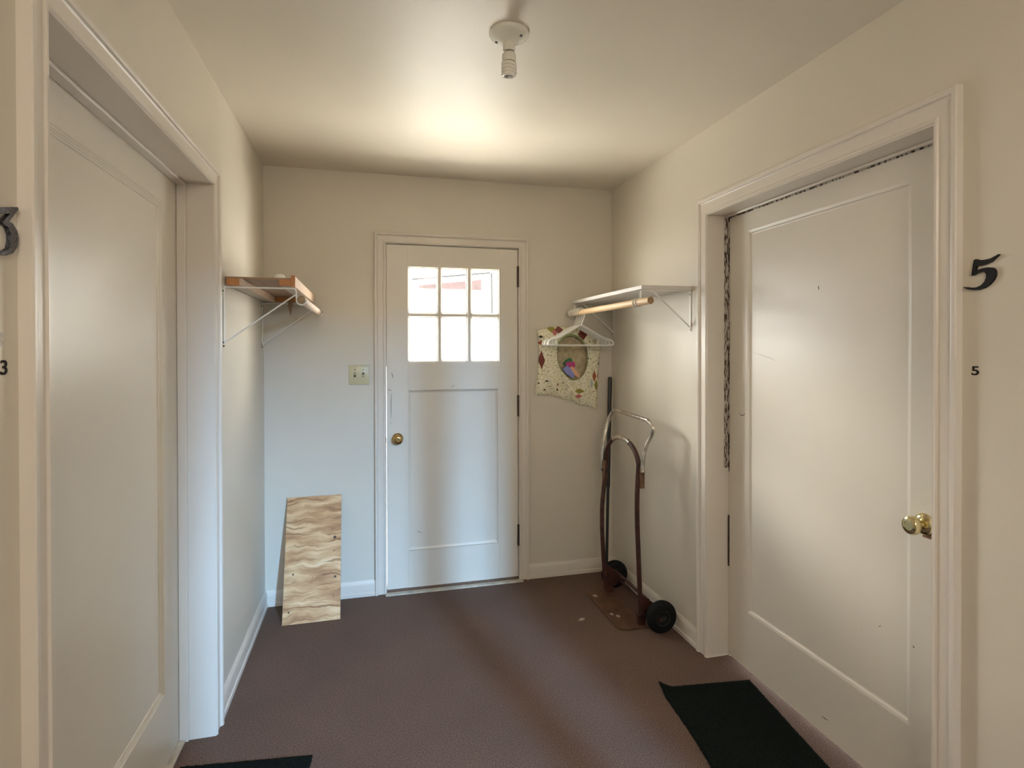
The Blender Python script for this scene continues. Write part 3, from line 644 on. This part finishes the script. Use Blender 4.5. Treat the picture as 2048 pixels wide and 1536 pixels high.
hp = [P(1.362, hN, .80), P(1.372, hN, .90), P(1.402, hN-.02, .985), P(1.405, hN-.035, 1.03), P(1.398, hN, 1.06), P(1.397, hN+.03, 1.066), P(1.396, (hN+hF)/2, 1.072), P(1.394, hF-.05, 1.078), P(1.392, hF, 1.062), P(1.370, hF+.02, 1.0), P(1.345, hF+.015, .90), P(1.332, hF+.01, .80), P(1.330, hF+.01, .72)]
MB().tube(smooth_path(hp, 5), .0112, 12).build('handle', 'chrome', ht, 60)
for y, xx, z in ((NY-.008, 1.362, .775), (FY+.004, 1.338, .735)):
    MB().box(xx-.012-O.x, xx+.014-O.x, y-.014-O.y, y+.014-O.y, z-.06, z+.05, .004).build('clamp', 'rust', ht)
    MB().lathe([(.006, 0), (.006, .005), (.002, .006)], P(xx-.012, y, z-.01), (-1, 0, 0), 8).build('bolt', 'dark_metal', ht)
# toe plate with rounded corners
def rrect(x0, x1, y0, y1, r, z):
    pts = []
    for cx, cy, a0 in ((x0+r, y0+r, math.pi), (x1-.01, y0+.01, 1.5*math.pi), (x1-.01, y1-.01, 0), (x0+r, y1-r, .5*math.pi)):
        rr = r if cx == x0+r else .01
        for i in range(7): a = a0+i*math.pi/12; pts.append(P(cx+rr*math.cos(a), cy+rr*math.sin(a), z))
    return pts
MB().prism(rrect(1.228, 1.385, NY-.035, FY+.055, .045, .002), (0, 0, .006)).build('toe_plate', 'truck_plate', ht)
for x, y, r in ((1.262, 3.02, .012), (1.262, 2.79, .009), (1.285, 2.76, .010)):
    MB().prism([P(x+r*math.cos(a)*(1+.3*math.sin(3*a)), y+r*1.5*math.sin(a), .008) for a in [i*.7 for i in range(9)]], (0, 0, .0008)).build('paint_chip', 'scrap', ht)
for y in (NY, FY): MB().box(1.345-O.x, 1.385-O.x, y-.014-O.y, y+.014-O.y, .006, .06, .003).build('foot_bracket', 'truck_red', ht)
MB().tube([P(1.405, 2.52, .082), P(1.425, 3.17, .082)], .008, 10).build('axle', 'truck_red', ht)
for y in (NY, FY): MB().prism([P(1.352, y-.004, .02), P(1.44, y-.004, .060), P(1.44, y-.004, .105), P(1.352, y-.004, .17)], (0, .008, 0)).build('axle_bracket', 'truck_red', ht)
MB().tube([P(1.405, NY, .125), P(1.405, FY, .125)], .009, 10).build('cross_bar', 'truck_red', ht)
for y, ax in ((2.560, -1), (3.118, 1)):
    wo = P(1.428, y, .0815); prof = [(.040, -.022), (.060, -.023), (.072, -.020), (.079, -.012), (.081, -.004), (.081, .004), (.079, .012), (.072, .020), (.060, .023), (.040, .022)]
    wh = MB().lathe(prof, wo, (0, 1, 0), 40).build('wheel', 'rubber', ht, 50)
    m = MB().lathe([(.041, -.014), (.039, -.0235), (.030, -.021), (.018, -.020), (.014, -.030), (.006, -.031)], wo, (0, 1, 0), 28); m.lathe([(.041, .014), (.039, .0235), (.030, .021), (.018, .020), (.014, .030), (.006, .031)], wo, (0, 1, 0), 28)
    m.build('hub', 'hub', wh, 40)

# ------------------------------------------------------------------ broom stick in the corner
bs = thing('broom_stick', (1.455, 3.19, 0), 'thin black stick leaning in the corner behind the hand truck', 'stick')
a, b_ = at(1213, 1140, 1, 3.20), at(1220, 757, 1, 3.335)
a = a+(a-b_)*((a.z-.006)/(b_.z-a.z))
bs.location = a
m = MB(); m.tube([Vector((0, 0, 0)), (b_-a)*.45, (b_-a)*.46, b_-a], [.009, .0095, .0125, .0125], 12); m.build('shaft', 'black_stick', bs, 40)
MB().lathe([(.0125, 0), (.0125, .006), (.008, .010)], b_-a, b_-a, 12).build('end_cap', 'black_stick', bs, 40)

# ------------------------------------------------------------------ door mats
def door_mat(corners, curl, label):
    a, b, c, d = [Vector((*p, 0)) for p in corners]     # far left, far right, near right, near left
    nx, ny = 44, 60; m = MB(); top = []; bot = []
    for j in range(ny+1):
        for i in range(nx+1):
            s, t = i/nx, j/ny
            p = (a*(1-s)+b*s)*(1-t)+(d*(1-s)+c*s)*t
            edge = min(s, 1-s, t, 1-t)
            jig = .0035 if edge == 0 else 0
            p.x += jig*noise.noise(Vector((p.x*90, p.y*90, 1)))+curl*.03*math.sin(t*2.4)*(1-s)**2
            p.y += jig*noise.noise(Vector((p.x*90, p.y*90, 5)))
            h = .009+.0016*noise.noise(Vector((p.x*140, p.y*140, 2)))
            lift = curl*.028*max(0, 1-(s*1.0+t*1.4)/.16)**1.5
            if edge == 0: h = .006
            top.append((p.x, p.y, h+lift)); bot.append((p.x, p.y, .0005+lift))
    ta, ba = m.add(top), m.add(bot); W = nx+1
    for j in range(ny):
        for i in range(nx):
            k = j*W+i; m.f.append((ta[k], ta[k+1], ta[k+W+1], ta[k+W])); m.f.append((ba[k], ba[k+W], ba[k+W+1], ba[k+1]))
    rim = [i for i in range(W)]+[j*W+nx for j in range(1, ny+1)]+[ny*W+i for i in range(nx-1, -1, -1)]+[j*W for j in range(ny-1, 0, -1)]
    m.quad_strip([ta[i] for i in rim], [ba[i] for i in rim], True)
    o = m.build('door_mat', 'mat', label=label, cat='mat', origin=(corners[0][0], corners[0][1], 0))
    for p in o.data.polygons: p.use_smooth = True
    return o
door_mat([(1.182, 2.138), (1.588, 2.092), (1.495, 1.40), (1.06, 1.46)], 1, 'black door mat with a curled corner before the door numbered 5')
door_mat([(-.630, 2.140), (-.196, 2.086), (-.26, 1.42), (-.628, 1.46)], 0, 'flat black door mat before the door numbered 3')

# ------------------------------------------------------------------ litter on the carpet
p = at(1163, 1240, 2, 0)
MB().prism([Vector((p.x+.017*math.cos(a)*(1+.4*math.sin(2*a)), p.y+.010*math.sin(a), .0005)) for a in [i*.7 for i in range(9)]], (.002, 0, .005)).build('wood_chip', 'scrap', label='small pale chip lying on the carpet before the hand truck', cat='debris', origin=(p.x, p.y, 0))

# ------------------------------------------------------------------ scuffs and chips on the paint of the doors
def scuff(parent, px, wide, ax, plane, out, material='dark'):
    """a thin scratch along the photo points, lying on the surface"""
    pts = [at(u, v, ax, plane) for u, v in px]; a, b = [], []
    for i, p in enumerate(pts):
        t = (pts[min(i+1, len(pts)-1)]-pts[max(i-1, 0)]).normalized(); n = Vector(out).cross(t).normalized()*wide*(.35 if i in (0, len(pts)-1) else 1)/2
        a.append(p+n); b.append(p-n)
    MB().prism(a+b[::-1], Vector(out)*.0003).build('scuff', material, parent)
M['scuff_grey'] = plain('grey_scuff', (.30, .27, .23), .6)
scuff(d2, [(1477, 826), (1482, 831), (1488, 830), (1490, 827)], .003, 0, XR, (-1, 0, 0))
scuff(d2, [(1637, 571), (1637, 575), (1638, 580)], .004, 0, XR+.009, (-1, 0, 0))
scuff(d2, [(1643, 1432), (1650, 1437), (1656, 1441)], .006, 0, XR, (-1, 0, 0), 'scuff_grey')
scuff(d2, [(1757, 1254), (1760, 1252), (1762, 1250)], .003, 0, XR+.009, (-1, 0, 0), 'scuff_grey')
scuff(d2, [(1505, 705), (1520, 709), (1540, 716), (1552, 722)], .0015, 0, XR+.009, (-1, 0, 0), 'scuff_grey')
scuff(d3, [(783, 786), (782, 800), (782, 822), (782, 838)], .004, 1, YF, (0, -1, 0), 'scuff_grey')
scuff(d3, [(776, 779), (780, 780), (783, 782)], .005, 1, YF, (0, -1, 0), 'scuff_grey')
scuff(d3, [(783, 745), (785, 751), (786, 757)], .006, 1, YF, (0, -1, 0), 'scuff_grey')
scuff(d3, [(780, 844), (782, 848)], .006, 1, YF, (0, -1, 0), 'scuff_grey')
scuff(d3, [(902, 775), (906, 772), (910, 770)], .004, 1, YF, (0, -1, 0), 'scuff_grey')
scuff(d3, [(834, 1062), (839, 1064), (843, 1066)], .004, 1, YF+.014, (0, -1, 0), 'scuff_grey')
